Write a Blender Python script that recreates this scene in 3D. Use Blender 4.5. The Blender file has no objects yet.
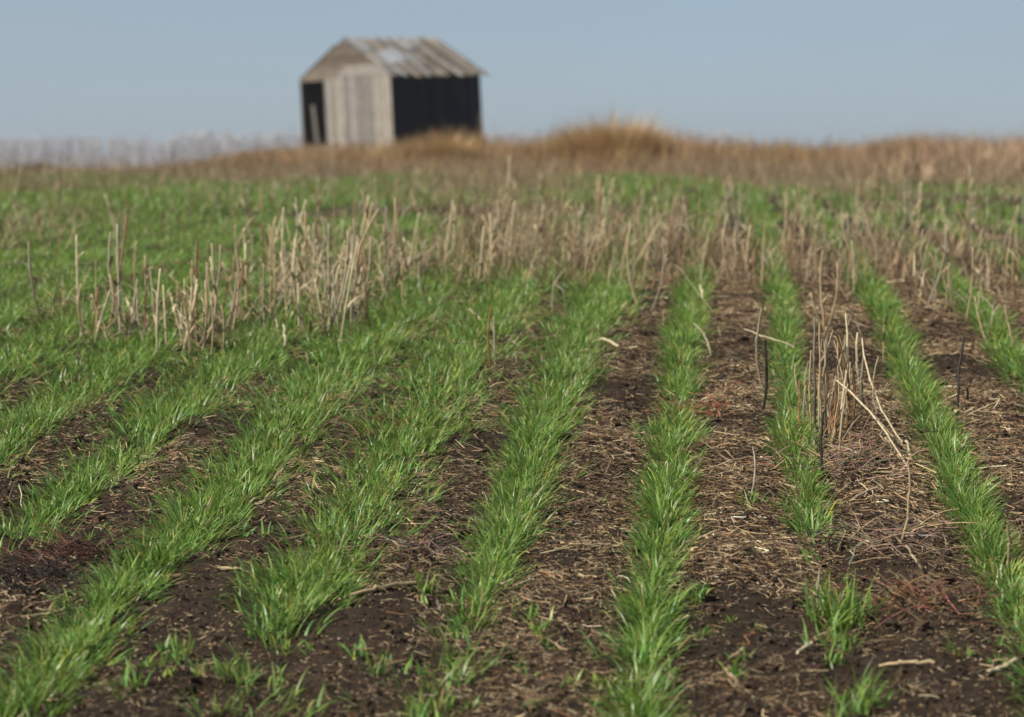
import bpy, math
import numpy as np
from mathutils import Vector, Matrix

# ------------------------------------------------------------------ camera, sky, sun, exposure
scene = bpy.context.scene
COL = scene.collection
R = math.radians
FPX, HC, YH = 2844.4, 1.03, 150.0           # focal length in pixels, eye height, row of the true horizon
PITCH = math.atan((358.5 - YH) / FPX)

cam = bpy.data.cameras.new('camera')
cam.sensor_width = 36.0
cam.lens = 100.0
cam.clip_start = 0.05
cam.clip_end = 20000
cam.dof.use_dof = True
cam.dof.focus_distance = 5.75
cam.dof.aperture_fstop = 5.8
cam_ob = bpy.data.objects.new('camera', cam)
COL.objects.link(cam_ob)
cam_ob.location = (0, 0, HC)
cam_ob.rotation_euler = (math.pi / 2 - PITCH, 0, 0)
scene.camera = cam_ob

SUN_EL = R(43)
SUN_AZ = math.atan2(-0.86, -0.50)            # compass angle of the sun: from +Y towards +X
world = bpy.data.worlds.new('World')
scene.world = world
world.use_nodes = True
wn = world.node_tree.nodes
wl = world.node_tree.links
bg = wn['Background']
sky = wn.new('ShaderNodeTexSky')
sky.sky_type = 'NISHITA'
sky.sun_disc = False
sky.sun_elevation = SUN_EL
sky.sun_rotation = SUN_AZ
sky.altitude = 2000
sky.air_density = 0.6
sky.dust_density = 3.0
sky.ozone_density = 0.0
wtc = wn.new('ShaderNodeTexCoord')
wmp = wn.new('ShaderNodeMapping')
wmp.inputs['Scale'].default_value = (5, 5, 22)
wnz = wn.new('ShaderNodeTexNoise')
wnz.inputs['Scale'].default_value = 1.6
wnz.inputs['Detail'].default_value = 4
wl.new(wtc.outputs['Generated'], wmp.inputs[0])
wl.new(wmp.outputs[0], wnz.inputs['Vector'])
wmr = wn.new('ShaderNodeMapRange')
wmr.inputs['From Min'].default_value = .3
wmr.inputs['From Max'].default_value = .7
wmr.inputs['To Min'].default_value = .38
wmr.inputs['To Max'].default_value = .80
wl.new(wnz.outputs['Fac'], wmr.inputs['Value'])
wmx = wn.new('ShaderNodeMix')
wmx.data_type = 'RGBA'
wl.new(wmr.outputs[0], wmx.inputs[0])
wl.new(sky.outputs[0], wmx.inputs[6])
wmx.inputs[7].default_value = (3.75, 4.6, 5.3, 1)      # thin high cloud
wl.new(wmx.outputs[2], bg.inputs[0])
bg.inputs[1].default_value = 0.079

sun = bpy.data.lights.new('sun', 'SUN')
sun.energy = 4.2
sun.angle = R(0.5)
sun.color = (1.0, 0.94, 0.85)
sun_ob = bpy.data.objects.new('sun', sun)
COL.objects.link(sun_ob)
sv = Vector((math.sin(SUN_AZ) * math.cos(SUN_EL), math.cos(SUN_AZ) * math.cos(SUN_EL), math.sin(SUN_EL)))
sun_ob.rotation_euler = sv.to_track_quat('Z', 'Y').to_euler()
sun_ob.location = (-20, -20, 30)

vs = scene.view_settings
vs.view_transform = 'Standard'
vs.look = 'None'
vs.exposure = 0.3
vs.gamma = 1.0
vs.use_curve_mapping = False
scene.cycles.use_denoising = True
scene.cycles.max_bounces = 6
scene.cycles.diffuse_bounces = 3
scene.cycles.glossy_bounces = 2
scene.cycles.transmission_bounces = 3

# ------------------------------------------------------------------ numbers: noise, ground, projection
rng = np.random.default_rng(11)


def _hash(i, j, seed):
    n = (i.astype(np.int64) * 374761393 + j.astype(np.int64) * 668265263 + seed * 1442695041) & 0xFFFFFFFF
    n = ((n ^ (n >> 13)) * 1274126177) & 0xFFFFFFFF
    n = n ^ (n >> 16)
    return (n & 0xFFFFFF) / float(0xFFFFFF)


def noise(x, y, seed=0):
    x = np.asarray(x, float)
    y = np.asarray(y, float)
    i = np.floor(x)
    j = np.floor(y)
    fx = x - i
    fy = y - j
    fx = fx * fx * (3 - 2 * fx)
    fy = fy * fy * (3 - 2 * fy)
    a = _hash(i, j, seed)
    b = _hash(i + 1, j, seed)
    c = _hash(i, j + 1, seed)
    d = _hash(i + 1, j + 1, seed)
    return (a + (b - a) * fx) * (1 - fy) + (c + (d - c) * fx) * fy - 0.5


def sstep(t):
    t = np.clip(t, 0, 1)
    return t * t * (3 - 2 * t)


PD = np.array([-40, 0, 5, 9.6, 14, 20, 28, 40, 60, 100, 200, 600, 3000, 9000.0])
PZ = np.array([-2.336, 0, .292, .5606, .640, .680, .690, .680, .60, .15, -1.5, -3.0, -9, -20.0])
_h = np.diff(PD)
_s = np.diff(PZ) / _h
_m = np.zeros(len(PD))
_m[0], _m[-1] = _s[0], _s[-1]
for q in range(1, len(PD) - 1):
    if _s[q - 1] * _s[q] > 0:
        w1, w2 = 2 * _h[q] + _h[q - 1], _h[q] + 2 * _h[q - 1]
        _m[q] = (w1 + w2) / (w1 / _s[q - 1] + w2 / _s[q])


def profile(d):
    k = np.clip(np.searchsorted(PD, d) - 1, 0, len(PD) - 2)
    t = (d - PD[k]) / _h[k]
    t2, t3 = t * t, t * t * t
    return ((2 * t3 - 3 * t2 + 1) * PZ[k] + (t3 - 2 * t2 + t) * _h[k] * _m[k]
            + (-2 * t3 + 3 * t2) * PZ[k + 1] + (t3 - t2) * _h[k] * _m[k + 1])


ROW_DX, ROW_X0, ROW_SP = 0.0745, -0.112, 0.30   # the drill rows: x = x0 + k * spacing + dx * y


def ground(x, y):
    x = np.asarray(x, float)
    y = np.asarray(y, float)
    z = profile(y)
    knoll = sstep((x + 8.0 + 0.02 * (y - 45)) / 3.0) * sstep((y - 40) / 45) * (1 - sstep((y - 95) / 120))
    z = z + 0.62 * knoll
    near = np.clip((26 - y) / 14, 0, 1) * np.clip((y + 4) / 4, 0, 1)
    ph = (x - ROW_DX * y - ROW_X0) / ROW_SP
    z = z + near * (-0.007 * np.cos(2 * np.pi * ph))
    z = z + 0.022 * noise(x * 2.6, y * 2.6, 3) * near
    z = z + 0.016 * noise(x * 11, y * 11, 4) * near
    n2 = noise(x * 31, y * 31, 5)
    z = z + near * (0.007 * n2 + 0.006 * noise(x * 73, y * 73, 6))
    far = np.clip((y - 14) / 20, 0, 1)
    z = z + far * 0.06 * noise(x * .8, y * .35, 8)
    return z


CP, SP = math.cos(PITCH), math.sin(PITCH)


def project(x, y, z):
    dz = z - HC
    dep = y * CP - dz * SP
    up = dz * CP + y * SP
    return 512 + FPX * x / dep, 358.5 - FPX * up / dep


_dd = np.linspace(2.5, 40, 6000)
_pp = project(0 * _dd, _dd, profile(_dd))[1]


def depth_at(py):
    return float(np.interp(-py, -_pp, _dd))


def at(px, py):
    """ground point seen at a pixel of the photograph"""
    d = depth_at(py)
    x = (px - 512) / FPX * d
    return np.array([x, d, float(ground(x, d))])


def lift(px, py, d):
    """point at depth d in the direction of a pixel"""
    t = (358.5 - py) / FPX
    dz = d * (t * CP - SP) / (CP + t * SP)
    return np.array([(px - 512) / FPX * (d * CP - dz * SP), d, HC + dz])


# ------------------------------------------------------------------ mesh helpers
class Acc:
    def __init__(self):
        self.v, self.f, self.c, self.n = [], [], [], 0

    def add(self, v, f, c=None):
        v = np.asarray(v, np.float32).reshape(-1, 3)
        f = np.asarray(f, np.int64).reshape(-1, 4) + self.n
        if c is None:
            c = (0.5, 0.5, 0.5)
        c = np.broadcast_to(np.asarray(c, np.float32), v.shape)
        self.v.append(v)
        self.f.append(f)
        self.c.append(c)
        self.n += len(v)

    def mesh(self, name, mat, smooth=False, origin=None):
        v = np.concatenate(self.v)
        if origin is not None:
            v = v - np.asarray(origin, np.float32)
        f = np.concatenate(self.f)
        c = np.concatenate(self.c)
        me = bpy.data.meshes.new(name)
        me.vertices.add(len(v))
        me.vertices.foreach_set('co', v.astype(np.float32).ravel())
        me.loops.add(f.size)
        me.loops.foreach_set('vertex_index', f.astype(np.int32).ravel())
        me.polygons.add(len(f))
        me.polygons.foreach_set('loop_start', np.arange(0, f.size, 4, dtype=np.int32))
        me.polygons.foreach_set('loop_total', np.full(len(f), 4, np.int32))
        me.polygons.foreach_set('use_smooth', np.full(len(f), smooth))
        a = me.attributes.new('tint', 'FLOAT_COLOR', 'POINT')
        a.data.foreach_set('color', np.concatenate([c, np.ones((len(c), 1), np.float32)], 1).astype(np.float32).ravel())
        me.update(calc_edges=True)
        me.materials.append(mat)
        return me

    def build(self, name, mat, parent=None, smooth=False, origin=None):
        o = bpy.data.objects.new(name, self.mesh(name, mat, smooth, origin))
        COL.objects.link(o)
        if origin is not None:
            o.location = tuple(float(t) for t in origin)
        if parent is not None:
            o.parent = parent
        return o


def tag(o, label=None, cat=None, group=None, kind=None):
    if label:
        o['label'] = label
    if cat:
        o['category'] = cat
    if group:
        o['group'] = group
    if kind:
        o['kind'] = kind
    return o


def empty(name, loc, rz=0):
    o = bpy.data.objects.new(name, None)
    COL.objects.link(o)
    o.location = loc
    o.rotation_euler = (0, 0, rz)
    return o


def blades(acc, base, az, L, W, th0, th1, col, nseg=4, twist=None, tipcol=None):
    """tapering curved leaves: th0/th1 lean from the vertical at the foot and at the tip"""
    N = len(base)
    az, L, W, th0, th1 = [np.broadcast_to(np.asarray(q, float), N) for q in (az, L, W, th0, th1)]
    M = nseg + 1
    t = np.linspace(0, 1, M)
    th = th0[:, None] + (th1 - th0)[:, None] * t[None] ** 1.3
    ds = L[:, None] / nseg
    thm = 0.5 * (th[:, 1:] + th[:, :-1])
    hx = np.concatenate([np.zeros((N, 1)), np.cumsum(np.sin(thm) * ds, 1)], 1)
    hz = np.concatenate([np.zeros((N, 1)), np.cumsum(np.cos(thm) * ds, 1)], 1)
    dx, dy = np.cos(az)[:, None], np.sin(az)[:, None]
    P = np.stack([base[:, 0:1] + hx * dx, base[:, 1:2] + hx * dy, base[:, 2:3] + hz], 2)
    tw = np.zeros(N) if twist is None else twist
    ang = az[:, None] + np.pi / 2 + tw[:, None] * (0.3 + t[None])
    wv = (W[:, None] * 0.5) * np.array([0.75, 1.0, .95, .72, .42, .1][:M] if M == 6 else np.interp(t, [0, .3, .6, 1], [.7, 1, .85, .08]))[None]
    lat = np.stack([np.cos(ang) * wv, np.sin(ang) * wv, np.zeros_like(wv)], 2)
    V = np.stack([P - lat, P + lat], 2)                       # N M 2 3
    idx = np.arange(N * M * 2).reshape(N, M, 2)
    F = np.stack([idx[:, :-1, 0], idx[:, :-1, 1], idx[:, 1:, 1], idx[:, 1:, 0]], 2)
    c = np.broadcast_to(np.asarray(col, float), (N, 3))[:, None, None, :]
    if tipcol is not None:
        c = c + (np.broadcast_to(np.asarray(tipcol, float), (N, 3))[:, None, None, :] - c) * (t ** 2)[None, :, None, None]
    C = np.broadcast_to(c, V.shape)
    acc.add(V.reshape(-1, 3), F.reshape(-1, 4), C.reshape(-1, 3))


def tubes(acc, P, rad, col, sides=5, phase=0.0):
    """P: N x M x 3 points, rad: N x M, col: N x 3 or N x M x 3"""
    P = np.asarray(P, float)
    N, M = P.shape[:2]
    rad = np.broadcast_to(np.asarray(rad, float), (N, M))
    T = np.empty_like(P)
    T[:, 1:-1] = P[:, 2:] - P[:, :-2]
    T[:, 0] = P[:, 1] - P[:, 0]
    T[:, -1] = P[:, -1] - P[:, -2]
    T /= np.linalg.norm(T, axis=2, keepdims=True) + 1e-9
    ref = np.where(np.abs(T[:, :1, 2:3]) > .8, np.array([1.0, 0.13, 0.0]), np.array([0.0, 0.1, 1.0]))
    A = np.cross(T, np.broadcast_to(ref, T.shape))
    A /= np.linalg.norm(A, axis=2, keepdims=True) + 1e-9
    B = np.cross(T, A)
    k = np.arange(sides) * 2 * np.pi / sides + phase
    V = P[:, :, None] + rad[:, :, None, None] * (A[:, :, None] * np.cos(k)[None, None, :, None] + B[:, :, None] * np.sin(k)[None, None, :, None])
    idx = np.arange(N * M * sides).reshape(N, M, sides)
    nx = np.roll(idx, -1, 2)
    F = np.stack([idx[:, :-1], nx[:, :-1], nx[:, 1:], idx[:, 1:]], 3).reshape(-1, 4)
    caps = []
    if sides == 4:
        caps = [idx[:, 0, ::-1], idx[:, -1]]
    elif sides == 5:
        caps = [idx[:, -1][:, [0, 1, 2, 3]], idx[:, -1][:, [0, 3, 4, 4]]]
        caps = [caps[0]]
    if caps:
        F = np.concatenate([F] + caps)
    col = np.asarray(col, float)
    if col.ndim == 1:
        col = np.broadcast_to(col, (N, 3))
    if col.ndim == 2:
        col = np.broadcast_to(col[:, None], (N, M, 3))
    C = np.broadcast_to(col[:, :, None], V.shape)
    acc.add(V.reshape(-1, 3), F, C.reshape(-1, 3))


BOXF = np.array([[0, 3, 2, 1], [4, 5, 6, 7], [0, 1, 5, 4], [1, 2, 6, 5], [2, 3, 7, 6], [3, 0, 4, 7]])


def box8(acc, pts, col):
    acc.add(np.asarray(pts), BOXF, col)


def box(acc, x0, x1, y0, y1, z0, z1, col):
    box8(acc, [(x0, y0, z0), (x1, y0, z0), (x1, y1, z0), (x0, y1, z0), (x0, y0, z1), (x1, y0, z1), (x1, y1, z1), (x0, y1, z1)], col)


def jit(c, n, amt=.2, hue=.06, r=None):
    r = r or rng
    c = np.asarray(c, float)
    return np.clip(c[None] * (1 + amt * r.normal(size=(n, 1))) * (1 + hue * r.normal(size=(n, 3))), .004, .95)


# ------------------------------------------------------------------ materials
def material(name):
    m = bpy.data.materials.new(name)
    m.use_nodes = True
    nt = m.node_tree
    return m, nt.nodes, nt.links, nt.nodes['Principled BSDF']


def tinted(name, rough=.6, spec=.3, nscale=40.0, amount=.35, translucent=0.0, stretch=(1, 1, 1), bump=0.0):
    m, n, l, b = material(name)
    at_ = n.new('ShaderNodeAttribute')
    at_.attribute_name = 'tint'
    tc = n.new('ShaderNodeTexCoord')
    mp = n.new('ShaderNodeMapping')
    mp.inputs['Scale'].default_value = stretch
    nz = n.new('ShaderNodeTexNoise')
    nz.inputs['Scale'].default_value = nscale
    nz.inputs['Detail'].default_value = 3
    l.new(tc.outputs['Object'], mp.inputs[0])
    l.new(mp.outputs[0], nz.inputs['Vector'])
    mr = n.new('ShaderNodeMapRange')
    mr.inputs['From Min'].default_value = .25
    mr.inputs['From Max'].default_value = .75
    mr.inputs['To Min'].default_value = 1 - amount
    mr.inputs['To Max'].default_value = 1 + amount
    l.new(nz.outputs['Fac'], mr.inputs['Value'])
    mx = n.new('ShaderNodeVectorMath')
    mx.operation = 'SCALE'
    l.new(at_.outputs['Color'], mx.inputs[0])
    l.new(mr.outputs[0], mx.inputs['Scale'])
    l.new(mx.outputs[0], b.inputs['Base Color'])
    b.inputs['Roughness'].default_value = rough
    b.inputs['Specular IOR Level'].default_value = spec
    if bump:
        bp = n.new('ShaderNodeBump')
        bp.inputs['Strength'].default_value = bump
        bp.inputs['Distance'].default_value = .01
        l.new(nz.outputs['Fac'], bp.inputs['Height'])
        l.new(bp.outputs[0], b.inputs['Normal'])
    if translucent:
        tr = n.new('ShaderNodeBsdfTranslucent')
        l.new(mx.outputs[0], tr.inputs['Color'])
        ms = n.new('ShaderNodeMixShader')
        ms.inputs[0].default_value = translucent
        l.new(b.outputs[0], ms.inputs[1])
        l.new(tr.outputs[0], ms.inputs[2])
        l.new(ms.outputs[0], n['Material Output'].inputs[0])
    return m


M_LEAF = tinted('wheat_leaf', .40, .5, 60, .22, .36)
M_STRAW = tinted('straw', .6, .3, 90, .3, 0.0)
M_DRY = tinted('dry_grass', .75, .15, 30, .25, .2)
M_WOOD = tinted('weathered_wood', .85, .15, 6, .4, 0, (6, 6, .7))
M_ROOF = tinted('roof_boards', .85, .15, 5, .35, 0, (3, 3, 3))
M_BARK = tinted('bark', .85, .1, 3, .3)


def soil_material():
    m, n, l, b = material('soil')
    tc = n.new('ShaderNodeTexCoord')
    cov = n.new('ShaderNodeAttribute')
    cov.attribute_name = 'tint'

    def nz(scale, det, rough=.6):
        q = n.new('ShaderNodeTexNoise')
        q.inputs['Scale'].default_value = scale
        q.inputs['Detail'].default_value = det
        q.inputs['Roughness'].default_value = rough
        l.new(tc.outputs['Object'], q.inputs['Vector'])
        return q
    n1, n2, n3 = nz(5, 4), nz(60, 6, .7), nz(260, 3)
    r1 = n.new('ShaderNodeValToRGB')
    r1.color_ramp.elements[0].position = .3
    r1.color_ramp.elements[0].color = (.017, .0115, .0078, 1)
    r1.color_ramp.elements[1].position = .72
    r1.color_ramp.elements[1].color = (.090, .060, .036, 1)
    l.new(n2.outputs['Fac'], r1.inputs[0])
    r2 = n.new('ShaderNodeValToRGB')
    r2.color_ramp.elements[0].position = .35
    r2.color_ramp.elements[0].color = (.7, .66, .64, 1)
    r2.color_ramp.elements[1].position = .7
    r2.color_ramp.elements[1].color = (1.25, 1.2, 1.12, 1)
    l.new(n1.outputs['Fac'], r2.inputs[0])
    mx = n.new('ShaderNodeMix')
    mx.data_type = 'RGBA'
    mx.blend_type = 'MULTIPLY'
    mx.inputs[0].default_value = 1
    l.new(r1.outputs[0], mx.inputs[6])
    l.new(r2.outputs[0], mx.inputs[7])
    rd = n.new('ShaderNodeValToRGB')
    rd.color_ramp.elements[0].position = .3
    rd.color_ramp.elements[0].color = (.10, .062, .028, 1)
    rd.color_ramp.elements[1].position = .7
    rd.color_ramp.elements[1].color = (.22, .15, .075, 1)
    l.new(n1.outputs['Fac'], rd.inputs[0])
    sp = n.new('ShaderNodeSeparateColor')
    l.new(cov.outputs['Color'], sp.inputs[0])
    m2 = n.new('ShaderNodeMix')
    m2.data_type = 'RGBA'
    l.new(sp.outputs[0], m2.inputs[0])
    l.new(mx.outputs[2], m2.inputs[6])
    l.new(rd.outputs[0], m2.inputs[7])
    l.new(m2.outputs[2], b.inputs['Base Color'])
    b.inputs['Roughness'].default_value = .9
    b.inputs['Specular IOR Level'].default_value = .2
    bp = n.new('ShaderNodeBump')
    bp.inputs['Strength'].default_value = 1.0
    bp.inputs['Distance'].default_value = .009
    ad = n.new('ShaderNodeMath')
    l.new(n2.outputs['Fac'], ad.inputs[0])
    l.new(n3.outputs['Fac'], ad.inputs[1])
    l.new(ad.outputs[0], bp.inputs['Height'])
    l.new(bp.outputs[0], b.inputs['Normal'])
    return m


M_SOIL = soil_material()
M_CRUMB = tinted('soil_crumb', .9, .15, 90, .4)

# ------------------------------------------------------------------ the ground: one sheet from behind the camera to the horizon
ys = [-30, -15, -8, -4, -1, 1, 2, 2.6]
while ys[-1] < 3.2:
    ys.append(ys[-1] + .05)
while ys[-1] < 13:
    ys.append(ys[-1] + .0017 * ys[-1])
while ys[-1] < 60:
    ys.append(ys[-1] * 1.008)
while ys[-1] < 9000:
    ys.append(ys[-1] * 1.05)
ys = np.array(ys)
u = np.linspace(-1, 1, 561)
u = .55 * u + .45 * u ** 5
half = np.where(ys < 60, np.clip(.42 * ys + .8, 3, None), 26 + (ys - 60) * 1.2)
X = u[None] * half[:, None] + ROW_DX * .4 * ys[:, None] * (ys[:, None] < 60) * 0
Y = np.broadcast_to(ys[:, None], X.shape)
Z = ground(X, Y)
V = np.stack([X, Y, Z], 2).reshape(-1, 3)
ii = np.arange(X.size).reshape(X.shape)
F = np.stack([ii[:-1, :-1], ii[:-1, 1:], ii[1:, 1:], ii[1:, :-1]], 2).reshape(-1, 4)
cover = sstep((Y - 36 + 6 * noise(X * .3, Y * .1, 21)) / 8).reshape(-1, 1) * np.ones((1, 3))
a = Acc()
a.add(V, F, cover)
tag(a.build('ground', M_SOIL, smooth=True), 'dark brown field soil rising gently to the horizon', 'field', kind='structure')


# ------------------------------------------------------------------ the old shed on the rise
def build_shed():
    r = np.random.default_rng(5)
    W, L, H, RISE = 1.86, 2.22, 2.02, 1.18         # half width, half length, wall height above the floor, roof rise
    gz = float(ground(-3.65, 91))
    FL = 1.36 - gz                                # floor above the ground
    root = empty('wooden_shed', (-3.74, 91.0, gz))
    root.rotation_euler = (Matrix.Rotation(R(-2.8), 3, 'Y') @ Matrix.Rotation(R(-37.7), 3, 'Z')).to_euler()   # the old shed leans
    tag(root, 'old weathered wooden shed with pale gable front and black side wall', 'shed')
    grey = np.array([.300, .272, .238])
    brown = np.array([.205, .168, .13])
    dark = np.array([.010, .010, .012])
    top = FL + H
    # pale vertical planks of the front
    a = Acc()
    x = -.82
    while x < W - .01:
        w = min(r.uniform(.14, .24), W - x)
        c = grey * r.uniform(.66, 1.2) * np.array([1, 1 + .015 * r.normal(), 1 + .05 * r.normal()])
        dy = r.uniform(0, .008)
        box(a, x, x + w - .012, -L - .012 - dy, -L + .014, -.1 + r.uniform(-.05, .12), top - .02 + r.uniform(-.015, .015), c)
        x += w
    a.build('front_wall', M_WOOD, root)
    # gable: horizontal boards, browner towards the peak
    a = Acc()
    z = top + .004
    k = 0
    while z < top + RISE - .05:
        h = .17
        z1 = min(z + h, top + RISE - .02)
        w0 = W * (1 - (z - top) / RISE)
        w1 = W * max(0.02, 1 - (z1 - top) / RISE)
        c = (grey * 1.05 if k < 1 else brown * .78) * r.uniform(.75, 1.12)
        split = r.uniform(-.3, .1) if k < 2 else None
        y0, y1 = -L - .012, -L + .012
        zz = z1 - .012
        if split is None:
            box8(a, [(-w0, y0, z), (w0, y0, z), (w0, y1, z), (-w0, y1, z), (-w1, y0, zz), (w1, y0, zz), (w1, y1, zz), (-w1, y1, zz)], c)
        else:
            box8(a, [(-w0, y0, z), (split, y0, z), (split, y1, z), (-w0, y1, z), (-w1, y0, zz), (split, y0, zz), (split, y1, zz), (-w1, y1, zz)], brown * r.uniform(.9, 1.1))
            box8(a, [(split + .01, y0 - .004, z), (w0, y0 - .004, z), (w0, y1, z), (split + .01, y1, z), (split + .01, y0 - .004, zz), (w1, y0 - .004, zz), (w1, y1, zz), (split + .01, y1, zz)], grey * r.uniform(.95, 1.1))
        z = z1
        k += 1
    a.build('gable_boards', M_WOOD, root)
    # black boarded side (right) and the hidden back
    a = Acc()
    y = -L + .02
    while y < L - .01:
        w = min(r.uniform(.17, .30), L - y)
        c = dark * r.uniform(.6, 1.5) + np.array([.009, .008, .017]) * (r.random() < .35)
        d = r.uniform(0, .012)
        lo = -.1 if r.random() > .15 else r.uniform(-.1, .2)
        box(a, W - .02, W + .004 + d, y, y + w - .008, lo, top + .02, c)
        y += w
    a.build('side_wall', M_WOOD, root)
    a = Acc()
    x = -W
    while x < W - .02:
        w = min(r.uniform(.16, .24), W - x)
        if not (W - .55 < x < W - .3):
            box(a, x, x + w - .012, L - .012, L + .012, FL - .1, top + RISE * (1 - abs(x + w / 2) / W) - .03, brown * .4 * r.uniform(.6, 1.1))  # wood colour darkened to put in the shade behind the doorway
        x += w
    a.build('back_wall', M_WOOD, root)
    # left wall, its wood darkened to paint in the shade inside the doorway
    a = Acc()
    y = -L + .02
    while y < L - .02:
        w = min(.12 if y < -1.7 else .2, L - y)
        if True:
            box(a, -W - .012, -W + .012, y, y + w - .01, FL - .12, top, brown * .4 * r.uniform(.6, 1.1))
        y += w
    a.build('left_wall', M_WOOD, root)
    # door frame of the open doorway
    a = Acc()
    box(a, -W - .02, -W + .03, -L - .03, -L + .05, FL - .12, top - .02, brown * .7)
    box(a, -.86, -.825, -L - .03, -L + .05, FL - .12, top - .02, grey * .8)
    box(a, -W - .02, -.825, -L - .034, -L + .05, top - .07, top - .015, brown * 1.1)
    a.build('door_frame', M_WOOD, root)
    a = Acc()
    box8(a, [(-W + .40, -L + .10, FL - .02), (-W + .53, -L + .10, FL - .02), (-W + .53, -L + .13, FL - .02), (-W + .40, -L + .13, FL - .02),
             (-W + .37, -L + .02, FL + 1.2), (-W + .49, -L + .02, FL + 1.22), (-W + .49, -L + .05, FL + 1.22), (-W + .37, -L + .05, FL + 1.2)], grey * .62)
    o = a.build('loose_plank', M_WOOD, root)
    o['label'] = 'grey plank leaning inside the dark doorway'
    # floor on two skids and corner stones
    a = Acc()
    box(a, -W + .02, W - .03, -L + .03, L - .03, FL - .1, FL - .03, brown * .5)
    a.build('floor', M_WOOD, root)
    for sx in (-1.2, 1.2):
        a = Acc()
        box(a, sx - .1, sx + .1, -L + .1, L - .1, -.25, FL - .104, brown * .6)
        if sx > 0:
            a.build('skid', M_WOOD, root)
    for sx, sy in ((-W + .25, L - .3), (-.9, -L + .25)):
        a = Acc()
        box(a, sx - .14, sx + .14, sy - .14, sy + .14, -.2, FL - .106, (.3, .29, .28))
        a.build('foundation_stone', M_WOOD, root)
    # rafters and ridge beam
    sl = math.atan2(RISE, W)
    a = Acc()
    for y in np.linspace(-L + .05, L - .05, 9):
        for s in (-1, 1):
            n_ = .05
            x0, z0 = s * (W + .02), top - .02 * RISE / W
            box8(a, [(x0, y - .03, z0 - .1), (x0, y + .03, z0 - .1), (0, y + .03, top + RISE - .1), (0, y - .03, top + RISE - .1),
                     (x0, y - .03, z0), (x0, y + .03, z0), (0, y + .03, top + RISE), (0, y - .03, top + RISE)], brown * r.uniform(.8, 1.2))
    a.build('rafters', M_WOOD, root)
    # the roof: boards running down the slope, ragged at ridge and eave
    rf = Acc()
    for s in (1, -1):
        y = -L - .03
        k = 0
        while y < L + .03:
            w = r.uniform(.14, .23)
            late = (y + L) / (2 * L)
            k += 1
            ridge = r.uniform(-.02, .02) if k % 3 else r.uniform(.30, .48)
            if s < 0:
                ridge += .40
            eave = (r.uniform(.17, .26) if k % 3 else r.uniform(-.22, -.08)) if s > 0 else r.uniform(.02, .08)
            if s > 0:
                c = np.array([.47, .45, .42]) if r.random() > .3 + .3 * late else (np.array([.42, .35, .28]) if r.random() < .55 else np.array([.24, .195, .15]))
                if k % 3 == 0:
                    c = np.array([.12, .095, .075])
            else:
                c = brown
            c = c * r.uniform(.72, 1.15)
            x0 = s * ridge * math.cos(sl)
            x1 = s * (W + eave)
            zf = lambda x_: top + RISE * (1 - abs(x_) / W) + .012
            t = r.uniform(.022, .04)
            skew = .07 * r.normal()
            cuts = np.concatenate([[0], np.sort(r.uniform(.18, .85, 2)), [1]])
            for ca, cb in zip(cuts[:-1], cuts[1:]):
                xa, xb = x0 + (x1 - x0) * ca, x0 + (x1 - x0) * cb - s * .01
                cc = c * r.uniform(.6, 1.2)
                dz = r.uniform(0, .02)
                sk = skew * cb
                box8(rf, [(xa, y + skew * ca, zf(xa) + dz), (xa, y + w - .01 + skew * ca, zf(xa) + dz), (xb, y + w - .01 + sk, zf(xb) + dz), (xb, y + sk, zf(xb) + dz),
                          (xa, y + skew * ca, zf(xa) + t + dz), (xa, y + w - .01 + skew * ca, zf(xa) + t + dz), (xb, y + w - .01 + sk, zf(xb) + t + dz), (xb, y + sk, zf(xb) + t + dz)], cc)
            y += w + (r.uniform(.03, .07) if (late > .45 and r.random() < .25) else 0)
    roof = rf.build('roof', M_ROOF, root)
    a = Acc()
    for q, (xa, xb, ya, yb, c) in enumerate(((.80, 1.40, -1.55, -.95, (.42, .42, .43)), (.62, 1.2, -.98, -.45, (.36, .36, .355)), (.15, .75, -2.2, -1.6, (.34, .33, .31)), (.2, .7, .0, .6, (.37, .36, .345)), (.95, 1.6, -.4, .0, (.33, .31, .285)))):
        za, zb = top + RISE * (1 - xa / W) + .06 + .004 * q, top + RISE * (1 - xb / W) + .06 + .007 * q
        box8(a, [(xa, ya, za), (xa, yb, za), (xb, yb + .12 - .05 * q, zb), (xb, ya - .1 + .06 * q, zb), (xa, ya, za + .012), (xa, yb, za + .012), (xb, yb + .12 - .05 * q, zb + .012), (xb, ya - .1 + .06 * q, zb + .012)], c)
    a.build('patch_sheet', M_ROOF, roof)
    a = Acc()
    box8(a, [(W + .02, 1.98, .2), (W + .05, 1.98, .2), (W + .05, 2.2, .25), (W + .02, 2.2, .25), (W + .02, 1.95, 1.0), (W + .05, 1.95, 1.0), (W + .05, 2.14, 1.35), (W + .02, 2.14, 1.3)], (.30, .2, .12))
    o = a.build('loose_plank', M_WOOD, root)  # added tan piece standing in for a gap with golden grass behind it
    o['label'] = 'short tan plank standing in for a gap in the black side wall'
    return root


build_shed()

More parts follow.
